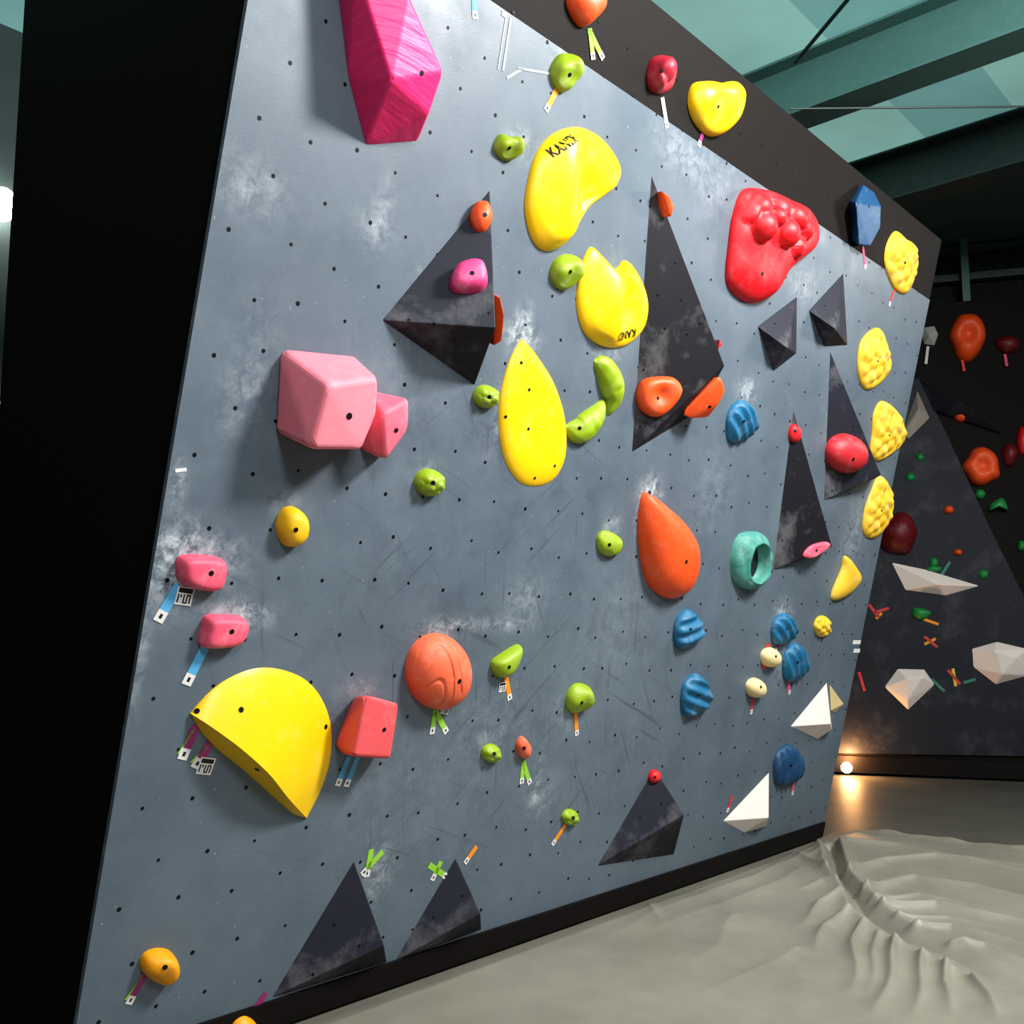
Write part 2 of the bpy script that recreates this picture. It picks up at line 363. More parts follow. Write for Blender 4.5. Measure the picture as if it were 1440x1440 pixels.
dome('red_cluster_climbing_hold',rb,.10,RED,p=4,q=.55,ctr=(1090,345),disp=lambda x,y,r:.014*noise.noise(Vector((x*7,y*7,3))),bolts=[(1072,385)],
   bumps=[(1080,288,.12,.075,.05),(1104,292,.12,.07,.06),(1128,304,.12,.075,.06),(1078,318,.12,.085,.08),(1110,328,.12,.085,.08),(1138,322,.12,.065,.05),(1095,305,.12,.06,.07),(1062,296,.1,.06,.04),(1124,348,.1,.06,.04)],br=.012,nr=44,ns=150)

# ---------------------------------------------------------------- ordinary holds
def rough(amp,f): return lambda x,y,r: amp*noise.noise(Vector((x*f,y*f,amp*99)))
def groove(k,ang,amp): return lambda x,y,r: amp*math.sin(k*(x*math.cos(ang)+y*math.sin(ang))+6*x)
def cells(amp,f): return lambda x,y,r: amp*(noise.voronoi(Vector((x*f,y*f,.3)))[0][0]*2-.8)*-1
G='lime_climbing_hold'
dome(G,[(790,76),(779,95),(782,118),(795,130),(806,118),(817,102),(816,84),(805,75)],.07,GRN,bolts=[(801,105)],disp=rough(.03,14))
dome(G,[(706,188),(698,205),(704,220),(718,226),(732,217),(735,200),(727,191),(717,194)],.06,GRN,disp=rough(.03,16),bolts=[(716,208)])
dome(G,[(800,357),(784,366),(778,385),(784,402),(797,408),(810,396),(820,384),(817,364)],.07,GRN,disp=rough(.03,12),bolts=[(802,382)])
sweep(G,[(838,508,.03),(853,518,.058),(864,542,.072),(865,562,.055),(856,584,.02)],GRN,fl=.6)
sweep(G,[(850,562,.02),(844,580,.048),(832,596,.066),(816,606,.062),(798,600,.028)],GRN,bolts=[(815,602)],fl=.6)
for x,y,r in((685,558,16.5),(606,679,19.5),(692,1060,13),(803,1150,11.5)):
    dome('lime_round_climbing_hold',E(x-r,y-r,x+r,y+r,irr=.02),.05*r/16*1.1,GRN,disp=cells(.012,26),nr=16,ns=64,bolts=[(x+3,y)])
dome(G,[(850,747),(842,758),(845,776),(858,783),(872,776),(875,760),(864,750)],.05,GRN,disp=rough(.012,16),bolts=[(857,766)])
dome(G,[(731,907),(708,920),(694,932),(696,947),(708,954),(722,942),(733,918)],.06,GRN,p=3,bolts=[(716,938)])
dome(G,[(812,963),(801,978),(800,996),(808,1004),(824,996),(835,980),(829,965)],.07,GRN,bolts=[(818,988)],disp=rough(.03,12))
O='orange_climbing_hold'
dome(O,E(661,281,693,323,rot=.1),.05,ORG,fr=F1,bolts=[(682,302)])
dome('magenta_climbing_hold',[(656,367),(639,376),(633,398),(643,409),(674,408),(686,397),(682,373),(672,366)],.06,MAG,fr=F1,p=5,bolts=[(664,384)])
hull(O,[(680,415,0),(680,480,0),(693,412,.14),(704,418,.18),(710,445,.2),(706,480,.18),(694,487,.14)],ORG,bev=.008,angle=.9)
dome(O,[(815,-25),(803,-5),(808,18),(822,37),(835,30),(851,10),(848,-15)],.08,ORG)
hull(O,[(922,270,0),(925,305,0),(930,268,.06),(941,275,.08),(949,290,.08),(944,306,.07),(934,306,.04)],ORG,bev=.006,angle=.9)
dome(O,[(905,536),(897,555),(903,577),(925,587),(945,574),(960,550),(950,532),(925,530)],.06,ORG,fr=F2,p=4,bolts=[(925,560)],disp=lambda x,y,r:-.03*math.exp(-(x*x+y*y)/.002))
hull(O,[(985,535,.08),(962,575,.06),(957,583,.06),(972,589,.09),(997,587,.12),(1010,568,.18),(1021,550,.2),(1014,528,.2),(990,545,0),(975,580,0)],ORG,bev=.012,bolts=[(998,572)],angle=.6)
dome('red_climbing_hold',[(736,1036),(728,1048),(732,1064),(742,1066),(746,1050)],.045,COR,bolts=[(737,1052)])
dome('crimson_climbing_hold',[(935,77),(919,83),(914,103),(917,124),(928,132),(942,127),(949,110),(950,90)],.05,CRM,bumps=[(938,92,.06,.07,.05),(928,112,.06,.06,.035)],bolts=[(930,100)],ns=64,nr=22,p=3)
dome('red_climbing_hold',E(1110,597,1127,622),.04,RED,fr=F6,bolts=[(1118,606)])
dome('red_climbing_hold',E(1166,611,1220,666,irr=.02),.12,plastic('hold_warm_red',(200,48,58),.5,.2,.1),fr=F5,bolts=[(1200,646)],br=.011)
hull('red_climbing_hold',[(1003,478,0),(1005,490,0),(1012,477,.1),(1016,485,.1),(1010,491,.1)],RED,bev=.004)
dome('red_climbing_hold',E(912,1082,930,1101,irr=.02),.035,RED,fr=F7,bolts=[(921,1093)],br=.007)
dome('pink_outline_climbing_hold',[(1130,782),(1140,768),(1160,762),(1168,766),(1158,776),(1142,785)],.02,PK2,fr=F6,p=6,bolts=[(1148,774)])
Y='yellow_climbing_hold'
dome(Y,E(392,713,433,770,irr=.03),.07,plastic('hold_warm_yellow',(242,190,15),.5,.15,.1),bolts=[(416,745)],p=3)
dome(Y,[(1000,113),(980,118),(974,145),(984,174),(1003,191),(1022,186),(1043,160),(1048,130),(1037,114),(1018,116)],.09,YEL,bolts=[(1010,150)],disp=rough(.03,6),p=3)
dome(Y,[(222,1337),(205,1345),(200,1362),(212,1378),(232,1385),(248,1372),(249,1350),(240,1339)],.07,AMB,bolts=[(232,1360)],disp=rough(.03,10),p=3)
dome(Y,E(325,1430,365,1470),.06,AMB)
T='textured_yellow_climbing_hold'
for o_ in ([(1262,325),(1250,345),(1248,375),(1262,408),(1280,410),(1292,372),(1288,345),(1275,335)],
           [(1232,462),(1214,480),(1209,515),(1216,545),(1232,545),(1254,520),(1250,490),(1243,466)],
           [(1244,564),(1232,580),(1229,610),(1227,640),(1240,648),(1268,628),(1275,608),(1265,580)],
           [(1238,670),(1228,690),(1218,720),(1217,750),(1232,757),(1252,735),(1258,705),(1250,678)]):
    cx=sum(p[0] for p in o_)/8; cy=sum(p[1] for p in o_)/8
    dome(T,o_,.06,YEL2,disp=cells(.022,13),nr=20,ns=90,bolts=[(cx+3,cy+5)])
dome(Y,[(1191,782),(1186,800),(1172,835),(1176,845),(1195,836),(1212,815),(1205,797)],.06,YEL2)
dome(T,E(1147,866,1168,896),.05,YEL2,disp=cells(.02,22),nr=14)
B='grooved_blue_climbing_hold'
hull('blue_climbing_hold',[(1209,262,0),(1195,283,0),(1198,338,0),(1208,346,0),(1230,270,0),(1215,260,.03),(1204,286,.08),(1239,290,.08),(1238,320,.08),(1224,346,.07),(1208,344,.06)],BL2,bolts=[(1222,290)],bev=.006)
for bx,ang in (((1024,563,1064,622),.9),((950,858,988,912),1.9),((960,948,1000,1007),1.4),((1087,863,1120,906),1.0),((1103,905,1136,958),.7),((1090,1048,1130,1105),.2)):
    x0,y0,x1,y1=bx; mt=BL2 if y0>1000 else BLU
    dome(B,[(x0+.45*(x1-x0),y0),(x0+.1*(x1-x0),y0+.25*(y1-y0)),(x0,y0+.65*(y1-y0)),(x0+.12*(x1-x0),y1),(x0+.6*(x1-x0),y0+.95*(y1-y0)),(x1,y0+.68*(y1-y0)),(x1-.03*(x1-x0),y0+.35*(y1-y0)),(x0+.75*(x1-x0),y0+.08*(y1-y0))],.06,mt,disp=groove(90,ang,.010),nr=28,ns=110,p=3,bolts=[((x0+x1)/2+2,(y0+y1)/2)])
def ringh(name,out,inner,H,mat,dark):
    S=spline([WL.loc(x,y,.02) for x,y in out],56); I=spline([WL.loc(x,y,H*.7) for x,y in inner],56)
    V=[];Fc=[];n=12
    for k in range(n+1):
        t=k/n
        h=H*(math.sin(math.pi*t*.5)**.6) if t<.7 else H*(math.sin(math.pi*.35)**.6)*(1-((t-.7)/.3)**2)+.01
        for (a,b_),(c,d_) in zip(S,I):
            e=.03*(noise.voronoi(Vector((a*14+(c-a)*t*14,b_*14+(d_-b_)*t*14,0)))[0][0]-.4)*math.sin(math.pi*t)
            V.append(WL.w(a+(c-a)*t,b_+(d_-b_)*t,h-e))
    for k in range(n):
        for i in range(56): j=(i+1)%56; Fc.append([k*56+i,k*56+j,(k+1)*56+j,(k+1)*56+i])
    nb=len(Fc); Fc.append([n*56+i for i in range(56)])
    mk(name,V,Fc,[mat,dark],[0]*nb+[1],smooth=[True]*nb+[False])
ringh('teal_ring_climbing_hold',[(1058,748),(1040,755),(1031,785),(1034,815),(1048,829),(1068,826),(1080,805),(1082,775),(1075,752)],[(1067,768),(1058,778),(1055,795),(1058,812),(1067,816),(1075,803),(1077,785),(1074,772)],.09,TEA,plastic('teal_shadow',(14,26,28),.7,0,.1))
for x,y in((1085,925),(1064,968)): dome('cream_ball_climbing_hold',E(x-12,y-14,x+12,y+14,irr=.02),.07,CRE,bolts=[(x+6,y-2)])
for o_,bt in(([(256,783),(250,800),(256,820),(285,831),(309,828),(317,805),(314,787),(285,781)],(297,806)),([(292,867),(285,885),(282,908),(305,912),(336,905),(348,885),(343,869),(318,865)],(326,888))):
    dome('rose_climbing_hold',o_,.06,PK2,p=7,q=.6,bolts=[bt],ns=72,nr=16)
hull('white_climbing_volume',[(1163,958,0),(1110,1022,0),(1150,1040,0),(1168,1028,0),(1168,1018,.09),(1170,1026,.06)],WHT,bev=.004)
hull('white_climbing_volume',[(1166,960,0),(1168,1000,0),(1175,1003,0),(1187,990,.06)],CRE,bev=.004)
hull('white_climbing_volume',[(1082,1084,0),(1015,1155,0),(1046,1172,0),(1078,1163,0),(1081,1150,.09)],WHT,bev=.004)

INK=plastic('black_ink',(20,20,18),.5,0,0)
def lettering(host,txt,px,py,px2,py2,size):
    cu=bpy.data.curves.new('txt','FONT'); cu.body=txt; cu.size=size; cu.align_x='LEFT'; cu.offset=.0006
    to=bpy.data.objects.new('txt',cu); scene.collection.objects.link(to); bpy.context.view_layer.update()
    me=bpy.data.meshes.new_from_object(to.evaluated_get(bpy.context.evaluated_depsgraph_get())); bpy.data.objects.remove(to)
    a=WL.loc(px,py,.045); b_=WL.loc(px2,py2,.045); dx,dy=b_[0]-a[0],b_[1]-a[1]; l=math.hypot(dx,dy); dx/=l;dy/=l
    hv=[host.location+v.co for v in host.data.vertices]; hf=[list(p.vertices) for p in host.data.polygons]
    bvh=BVHTree.FromPolygons(hv,hf); V=[]
    wd=max(v.co.x for v in me.vertices); k=l/wd
    me.calc_loop_triangles()
    for v in me.vertices:
        x,y=v.co.x*k,v.co.y*k
        q=WL.w(a[0]+dx*x-dy*y,a[1]+dy*x+dx*y,.5); h=bvh.ray_cast(q,-WL.n)
        V.append((h[0] if h[0] else WL.w(*[a[0],a[1]],.05))+WL.n*.004)
    mk('lettering',V,[list(t.vertices) for t in me.loop_triangles],[INK],parent=host)
lettering(K1,'KANDi',774,222,804,199,.05)
lettering(K2,'KANDi',897,462,867,469,.05)

# ---------------------------------------------------------------- route tags
TP={'b':(90,170,215),'g':(150,205,60),'o':(245,150,30),'w':(225,222,220),'m':(150,40,110),'p':(235,80,120),'r':(215,60,60),'k':(25,25,25),'y':(225,200,60),'t':(60,130,110),'c':(150,156,158)}
keys=list(TP); tm=[plastic('tape_'+k_,TP[k_],.6,.05,0) for k_ in keys]
V=[];Fc=[];fm=[]
def quad(fr,a,b_,w,c,h=.002):
    dx,dy=b_[0]-a[0],b_[1]-a[1]; l=math.hypot(dx,dy) or 1; nx_,ny_=-dy/l*w/2,dx/l*w/2; k=len(V)
    V.extend([fr.w(a[0]+nx_,a[1]+ny_,h),fr.w(a[0]-nx_,a[1]-ny_,h),fr.w(b_[0]-nx_,b_[1]-ny_,h),fr.w(b_[0]+nx_,b_[1]+ny_,h)]); Fc.append([k,k+1,k+2,k+3]); fm.append(keys.index(c))
def tag(x0,y0,x1,y1,c,w=.027,end=True,fr=WL):
    a=fr.loc(x0,y0); b_=fr.loc(x1,y1)
    if end:
        l=math.dist(a,b_); t=1-min(.35,w*1.1/l); mid=(a[0]+(b_[0]-a[0])*t,a[1]+(b_[1]-a[1])*t)
        quad(fr,a,mid,w,c); quad(fr,mid,b_,w*1.05,'w',.0025)
        q=lambda s:(mid[0]+(b_[0]-mid[0])*s,mid[1]+(b_[1]-mid[1])*s)
        quad(fr,q(.3),q(.7),w*.3,'k',.003)
    else: quad(fr,a,b_,w,c)
def label(x,y,s=.06,rot=.1):
    a=WL.loc(x,y); c_,s_=math.cos(rot),math.sin(rot)
    def T_(u,v): return (a[0]+(u*c_-v*s_)*s,a[1]+(u*s_+v*c_)*s)
    quad(WL,T_(-.5,0),T_(.5,0),s,'w',.003)
    quad(WL,T_(-.42,.3),T_(.42,.3),s*.26,'k',.0035)
    for i,(u,v0,v1) in enumerate(((-.36,-.38,.08),(-.2,-.1,.08),(-.02,-.38,.08),(.16,-.38,.08),(.34,-.38,.08))): quad(WL,T_(u,v0),T_(u,v1),s*.09,'k',.0035)
    quad(WL,T_(-.02,-.36),T_(.16,-.36),s*.08,'k',.0036); quad(WL,T_(.16,.05),T_(.34,.05),s*.08,'k',.0036)
for t in [(666,-5,668,27,'b'),(828,42,848,83,'g'),(829,40,834,84,'g'),(784,124,767,156,'o'),(931,137,938,180,'w'),(991,178,982,206,'m'),(1213,346,1217,378,'p'),(1258,405,1250,430,'r'),
    (490,1064,474,1105,'b'),(503,1064,486,1106,'b'),(612,1000,628,1030,'g'),(612,998,607,1032,'g'),
    (711,950,717,984,'o'),(809,1002,811,1034,'o'),(735,1070,745,1102,'g'),(736,1070,733,1102,'g'),(795,1160,776,1188,'o'),(670,1190,653,1214,'o'),(538,1197,508,1230,'g'),(522,1194,515,1233,'g'),(603,1216,628,1233,'g'),(620,1211,607,1238,'g'),
    (206,1365,180,1412,'m'),(374,1396,343,1440,'m'),(1108,955,1110,976,'p'),(1058,982,1056,1004,'r'),(1116,1100,1114,1118,'p'),(1030,1118,1022,1142,'r'),(1095,905,1090,915,'m')]: tag(*t)
for t in [(252,822,221,874,'b'),(288,910,261,963,'b'),(276,1020,255,1068,'m'),(297,1042,273,1080,'m')]: tag(*t,w=.036)
tag(274,1024,250,1060,'g',w=.008,end=False); tag(294,1046,268,1072,'g',w=.008,end=False); tag(203,1368,176,1406,'g',w=.008,end=False)
for t in [(718,25,707,100,.012),(711,26,700,98,.008),(705,18,712,22,.02),(712,110,735,96,.012),(728,96,775,104,.01)]: tag(*t[:4],'c',w=t[4],end=False)
for t in [(1199,903,1210,903,.03),(1200,915,1209,915,.03),(246,662,262,660,.012)]: tag(*t[:4],'w',w=t[4],end=False)
for t in [(1080,905,1074,940,.06),(1060,955,1056,980,.04)]: tag(*t[:4],'r',w=t[4],end=False)
label(259,838,.062,-.1); label(289,1077,.06,-.2); label(706,966,.045,.1); label(626,996,.05,-.2)
mk('route_tag_tapes',V,Fc,tm,fm)

# ---------------------------------------------------------------- far wall
fz0=FAR.loc(1185,1062)[1]
def poly(fr,pts,h0,h1,mat,name):
    a=[fr.loc(x,y,h1) for x,y in pts]; n=len(a)
    ar=sum(a[i][0]*a[(i+1)%n][1]-a[(i+1)%n][0]*a[i][1] for i in range(n))
    if ar<0: a=a[::-1]
    V=[fr.w(x,y,h0) for x,y in a]+[fr.w(x,y,h1) for x,y in a]
    return mk(name,V,[list(range(n))[::-1],list(range(n,2*n))]+[[i,(i+1)%n,n+(i+1)%n,n+i] for i in range(n)],[mat])
if FAR.n.dot(CAM-f0)<0: FAR=Fr(f0,(f0-f1),(0,0,1))
a0=FAR.loc(1180,900)[0]; a1=FAR.loc(1440,900)[0]; ztop=FAR.loc(1305,428)[1]
e0,e1=(a0-3,a1+5) if a1>a0 else (a0+3,a1-5)
lo,hi=min(e0,e1),max(e0,e1)
slab('wall_east',FAR,lo,hi,0,ztop,-.2,0,BLK)
FSL=plastic('far_slate_panel',(38,40,49),.6,.08,.1,scale=3,spec=.3)
poly(FAR,[(1120,1058),(1120,560),(1292,532),(1332,612),(1392,742),(1450,860),(1600,1020),(1600,1066)],0,.04,FSL,'wall_east_slate_panel')
slab('baseboard_east',FAR,lo,hi,0,fz0,0,.06,BLK)
def fh_(name,box,H,mat,**k): return dome(name,E(*box,irr=.1),H,mat,fr=FAR,nr=8,ns=32,**k)
FARP=Fr(FAR.o+FAR.n*.04,FAR.ex,FAR.ey)
hull('white_kite_climbing_volume',[(1252,790,0),(1300,800,0),(1380,824,0),(1330,838,0),(1272,830,0),(1320,822,.12)],WHT,fr=FARP,bev=.01)
hull('white_faceted_climbing_volume',[(1262,940,0),(1300,941,0),(1315,963,0),(1277,999,0),(1243,966,0),(1275,955,.1),(1298,952,.1),(1276,985,.08)],WHT,fr=FARP,bev=.01)
hull('white_faceted_climbing_volume',[(1366,912,0),(1402,902,0),(1445,912,0),(1448,950,0),(1400,963,0),(1368,938,0),(1400,915,.12),(1430,925,.1),(1410,948,.1)],WHT,fr=FARP,bev=.01)
hull('pyramid_climbing_volume',[(1290,530,0),(1312,578,0),(1415,612,0),(1345,562,.2)],FSL,fr=FARP,bev=.01)
hull('beige_climbing_volume',[(1290,548,0),(1268,612,0),(1278,618,0),(1308,588,0),(1292,575,.1)],plastic('volume_beige',(170,160,150),.6,.1,.1),fr=FARP,bev=.01)
fh_('orange_climbing_hold',(1335,437,1388,505),.22,ORG,disp=lambda x,y,r:-.12*math.exp(-(x*x+y*y)/.008))
fh_('orange_climbing_hold',(1355,629,1408,682),.22,ORG,disp=lambda x,y,r:-.1*math.exp(-(x*x+y*y)/.008))
fh_('dark_red_climbing_hold',(1400,470,1436,497),.12,DRD); fh_('dark_red_climbing_hold',(1408,622,1432,655),.12,DRD)
fh_('dark_red_climbing_hold',(1236,720,1291,780),.3,DRD)
fh_('dark_red_climbing_hold',(1430,600,1445,640),.1,RED)
for bx in((1287,637,1300,650),(1272,665,1288,678),(1370,688,1386,702),(1375,800,1391,816),(1300,795,1325,805),(1306,783,1320,800),(1430,760,1442,776)): fh_('green_climbing_hold',bx,.08,FGR)
dome('green_climbing_hold',[(1410,700),(1394,708),(1392,718),(1405,714),(1418,717)],.08,FGR,fr=FARP)
dome('green_climbing_hold',[(1285,855),(1283,865),(1297,872),(1310,862),(1298,856)],.08,FGR,fr=FARP)
for bx in((1342,578,1362,593),(1326,711,1342,723),(1340,772,1354,782)): fh_('orange_climbing_hold',bx,.1,ORG)
hull('white_hexagon_climbing_hold',[(1300,460,0),(1314,458,0),(1320,470,0),(1314,486,0),(1300,484,0),(1296,472,0),(1307,472,.1)],plastic('hold_grey_white',(190,195,190),.6,.1,.1),fr=FAR,bev=.005)
V=[];Fc=[];fm=[]
for t in [(1333,942,1350,962,'r'),(1355,960,1372,955,'t'),(1310,955,1328,972,'t'),(1222,850,1236,868,'r'),(1228,862,1250,855,'r'),(1232,870,1240,862,'o'),(1300,895,1318,910,'r'),(1300,906,1316,898,'o'),(1297,870,1320,878,'o'),(1353,505,1356,522,'r'),(1413,498,1416,515,'p'),(1305,487,1302,512,'w'),(1208,945,1216,972,'r'),(1336,790,1320,815,'t'),(1340,940,1344,965,'y')]: tag(*t,w=.03,end=False,fr=FARP)
mk('route_tag_tapes',V,Fc,tm,fm)

# ---------------------------------------------------------------- floor and mat cover
def simple(name,c1,c2,sc,rough_,bump=.2,bsc=60,wr=0):
    m,nt,b=newmat(name); N=nt.nodes; L=nt.links
    tc=N.new('ShaderNodeTexCoord'); n=N.new('ShaderNodeTexNoise'); n.inputs['Scale'].default_value=sc; n.inputs['Detail'].default_value=6; n.inputs['Roughness'].default_value=.65
    L.new(tc.outputs['Object'],n.inputs['Vector']); cr=N.new('ShaderNodeValToRGB'); cr.color_ramp.elements[0].position=.3; cr.color_ramp.elements[1].position=.7
    cr.color_ramp.elements[0].color=lin(c1); cr.color_ramp.elements[1].color=lin(c2); L.new(n.outputs['Fac'],cr.inputs['Fac']); L.new(cr.outputs['Color'],b.inputs['Base Color']); b.inputs['Roughness'].default_value=rough_
    n2=N.new('ShaderNodeTexNoise'); n2.inputs['Scale'].default_value=bsc; L.new(tc.outputs['Object'],n2.inputs['Vector'])
    bp=N.new('ShaderNodeBump'); bp.inputs['Strength'].default_value=bump; bp.inputs['Distance'].default_value=.004; L.new(n2.outputs['Fac'],bp.inputs['Height'])
    if wr:   # thin sharp cloth creases
        n3=N.new('ShaderNodeTexNoise'); n3.noise_type='RIDGED_MULTIFRACTAL'; n3.inputs['Scale'].default_value=1.3; n3.inputs['Detail'].default_value=2.5; n3.inputs['Distortion'].default_value=.8
        mp=N.new('ShaderNodeMapping'); mp.inputs['Rotation'].default_value=(0,0,.6); mp.inputs['Scale'].default_value=(.6,1.5,1); L.new(tc.outputs['Object'],mp.inputs['Vector']); L.new(mp.outputs['Vector'],n3.inputs['Vector'])
        b2=N.new('ShaderNodeBump'); b2.inputs['Strength'].default_value=wr; b2.inputs['Distance'].default_value=.02; L.new(n3.outputs['Fac'],b2.inputs['Height']); L.new(bp.outputs['Normal'],b2.inputs['Normal']); L.new(b2.outputs['Normal'],b.inputs['Normal'])
    else: L.new(bp.outputs['Normal'],b.inputs['Normal'])
    return m
MAT=simple('mat_grey_vinyl',(80,79,74),(98,96,89),1.5,.5)
V=[Vector(p) for p in((-8,-9,-.03),(20,-9,-.03),(20,14,-.03),(-8,14,-.03))]
mk('floor',V,[[0,1,2,3]],[MAT])
e_a=FL.loc(1150,1169); e_b=FL.loc(1440,1204)
gx,gy=820,560
X0=1.2; Y0,Y1=-2.2,D+.02
xs=np.linspace(0,1,gx); ys=np.linspace(Y0,Y1,gy)
XX=np.zeros((gy,gx)); YY=np.zeros((gy,gx))
for j,y in enumerate(ys):
    t=(y-e_a[1])/(e_b[1]-e_a[1]); xe=e_a[0]+(e_b[0]-e_a[0])*t+.02*math.sin(y*7)+.01*math.sin(y*19)
    XX[j]=X0+(xe-X0)*xs; YY[j]=y
ZZ=.004*np.sin(XX*1.7+YY*2.1)*np.sin(YY*1.3-XX*.8)
folds=[([(1150,1195),(1170,1250),(1200,1300),(1262,1348),(1330,1378),(1400,1412),(1450,1438)],.04,.055),
 ([(1180,1195),(1200,1248),(1236,1288),(1292,1324),(1352,1348),(1450,1402)],.04,.055),
 ([(1166,1195),(1186,1252),(1218,1294),(1280,1336),(1342,1362),(1425,1405)],.036,-.075),
 ([(1195,1245),(1240,1226),(1310,1216),(1450,1236)],.03,.045),([(1210,1268),(1290,1250),(1380,1260),(1450,1276)],.03,.05),([(1225,1280),(1290,1270),(1370,1284)],.022,.03),([(1240,1292),(1310,1286),(1450,1312)],.03,.05),([(1265,1308),(1330,1304),(1400,1318)],.022,.03),
 ([(1290,1326),(1340,1322),(1450,1348)],.03,.045),([(1340,1350),(1390,1352),(1450,1372)],.025,.035),
 ([(1165,1240),(1140,1226),(1105,1204)],.028,.04),([(1172,1256),(1150,1254),(1120,1262)],.022,.03),([(1178,1272),(1155,1285),(1135,1315)],.028,.045),([(1195,1300),(1165,1322),(1148,1356)],.028,.045),
 ([(1218,1320),(1203,1350),(1192,1410)],.028,.05),([(1240,1336),(1228,1366),(1215,1410)],.02,.03),([(1262,1350),(1250,1385),(1232,1445)],.028,.05),([(1300,1368),(1290,1400),(1286,1445)],.024,.04),([(1335,1382),(1325,1405),(1334,1445)],.024,.045),([(1370,1400),(1385,1420),(1395,1445)],.022,.04),
 ([(1150,1212),(1000,1265),(820,1345)],.05,.016),([(1130,1235),(980,1300),(880,1330)],.05,.012),([(915,1285),(935,1310),(960,1318)],.02,.012),([(1120,1350),(980,1420)],.05,.014),([(1040,1300),(1010,1340),(950,1380)],.04,.010),
 ([(1190,1192),(1260,1200),(1360,1222),(1450,1228)],.028,.03)]
wx=.02*np.sin(YY*4+XX*2)+.008*np.sin(YY*9+XX*4); wy=.02*np.sin(XX*4.3+YY)+.008*np.sin(XX*9)
for px,w,amp in folds:
    q=np.array([FL.loc(x,y) for x,y in px]); best=np.full(XX.shape,9e9); tt=np.zeros(XX.shape); tot=sum(np.hypot(*(q[i+1]-q[i])) for i in range(len(q)-1)); acc=0
    for i in range(len(q)-1):
        a=q[i]; dd=q[i+1]-a; l=np.hypot(*dd); px_=XX+wx-a[0]; py_=YY+wy-a[1]; t=np.clip((px_*dd[0]+py_*dd[1])/l**2,0,1)
        ds=np.hypot(px_-t*dd[0],py_-t*dd[1]); mk_=ds<best; best=np.where(mk_,ds,best); tt=np.where(mk_,(acc+t*l)/tot,tt); acc+=l
    wv=w*(1+.5*tt); fal=(1-tt**2*.85)
    ZZ+=amp*np.exp(-(best/wv)**1.25)*fal
edge_t=np.exp(-((1-xs)*(7)/.06)**2)[None,:]
ZZ+=.014*edge_t*(1+.5*np.sin(YY*15)+.3*np.sin(YY*27+1))
ZZ=np.maximum(ZZ+.05,-.02)
near=np.clip((D-YY)/.2,0,1); ZZ=ZZ*near
V=[Vector(p) for p in zip(XX.ravel(),YY.ravel(),ZZ.ravel())]
Fc=[[j*gx+i,j*gx+i+1,(j+1)*gx+i+1,(j+1)*gx+i] for j in range(gy-1) for i in range(gx-1)]
mk('crash_mat_cover',V,Fc,[simple('canvas_grey',(122,119,108),(146,142,130),1.4,.42,.1,60,wr=.35)],smooth=True)

# ---------------------------------------------------------------- ceiling
ZC=6.0
m,nt,b=newmat('ceiling_teal_sheet'); N=nt.nodes; L=nt.links
tc=N.new('ShaderNodeTexCoord'); sp=N.new('ShaderNodeSeparateXYZ'); L.new(tc.outputs['Object'],sp.inputs[0])
def mth3(op,a,b_=0):
    x=N.new('ShaderNodeMath'); x.operation=op
    for i,v in enumerate((a,b_)):
        if isinstance(v,(int,float)): x.inputs[i].default_value=v
        else: L.new(v,x.inputs[i])
    return x.outputs[0]
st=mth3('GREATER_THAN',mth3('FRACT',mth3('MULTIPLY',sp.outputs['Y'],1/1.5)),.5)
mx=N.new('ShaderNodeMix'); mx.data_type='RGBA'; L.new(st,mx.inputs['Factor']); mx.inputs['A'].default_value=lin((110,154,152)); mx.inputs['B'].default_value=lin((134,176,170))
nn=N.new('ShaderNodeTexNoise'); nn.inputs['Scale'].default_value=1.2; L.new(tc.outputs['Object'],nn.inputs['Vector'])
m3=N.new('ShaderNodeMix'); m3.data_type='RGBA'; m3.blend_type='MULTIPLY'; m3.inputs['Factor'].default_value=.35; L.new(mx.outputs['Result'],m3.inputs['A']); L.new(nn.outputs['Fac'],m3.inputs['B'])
L.new(m3.outputs['Result'],b.inputs['Base Color']); L.new(m3.outputs['Result'],b.inputs['Emission Color']); b.inputs['Emission Strength'].default_value=.8; b.inputs['Roughness'].default_value=.6  # emission glow stands in for daylight through the translucent sheets
B1=Fr((0,0,5.5),(1,0,0),(0,-1,0)); Xb=B1.loc(1250,125)[0]; Xc=B1.loc(1350,262)[0]
DKC=plastic('ceiling_dark_sheet',(70,100,98),.7,.05,.05)
YN=7.4
V=[];Fc=[];fm=[]
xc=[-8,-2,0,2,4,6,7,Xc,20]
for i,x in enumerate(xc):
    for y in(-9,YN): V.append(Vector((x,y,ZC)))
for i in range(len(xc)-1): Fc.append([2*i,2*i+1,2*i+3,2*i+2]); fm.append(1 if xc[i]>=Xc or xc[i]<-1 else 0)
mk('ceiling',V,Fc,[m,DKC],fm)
STEEL=plastic('steel_teal_paint',(78,116,112),.5,.05,.05)
DST=plastic('steel_dark',(52,70,68),.5,.05,.05)
def beamI(name,X,z,w,hh,mat):
    V=[];Fc=[]
    def box(x0,x1,z0,z1):
        k=len(V); V.extend([Vector((a,y,c)) for y in(-9,YN-.02) for a,c in((x0,z0),(x1,z0),(x1,z1),(x0,z1))]); Fc.extend([[k,k+1,k+2,k+3],[k+7,k+6,k+5,k+4]]+[[k+(i+1)%4,k+i,k+4+i,k+4+(i+1)%4] for i in range(4)])
    box(X-w/2,X+w/2,z,z+.02); box(X-.01,X+.01,z+.02,z+hh-.02); box(X-w/2,X+w/2,z+hh-.02,z+hh)
    mk(name,V,Fc,[mat])
beamI('steel_roof_beam',Xb,5.5,.3,.48,STEEL)
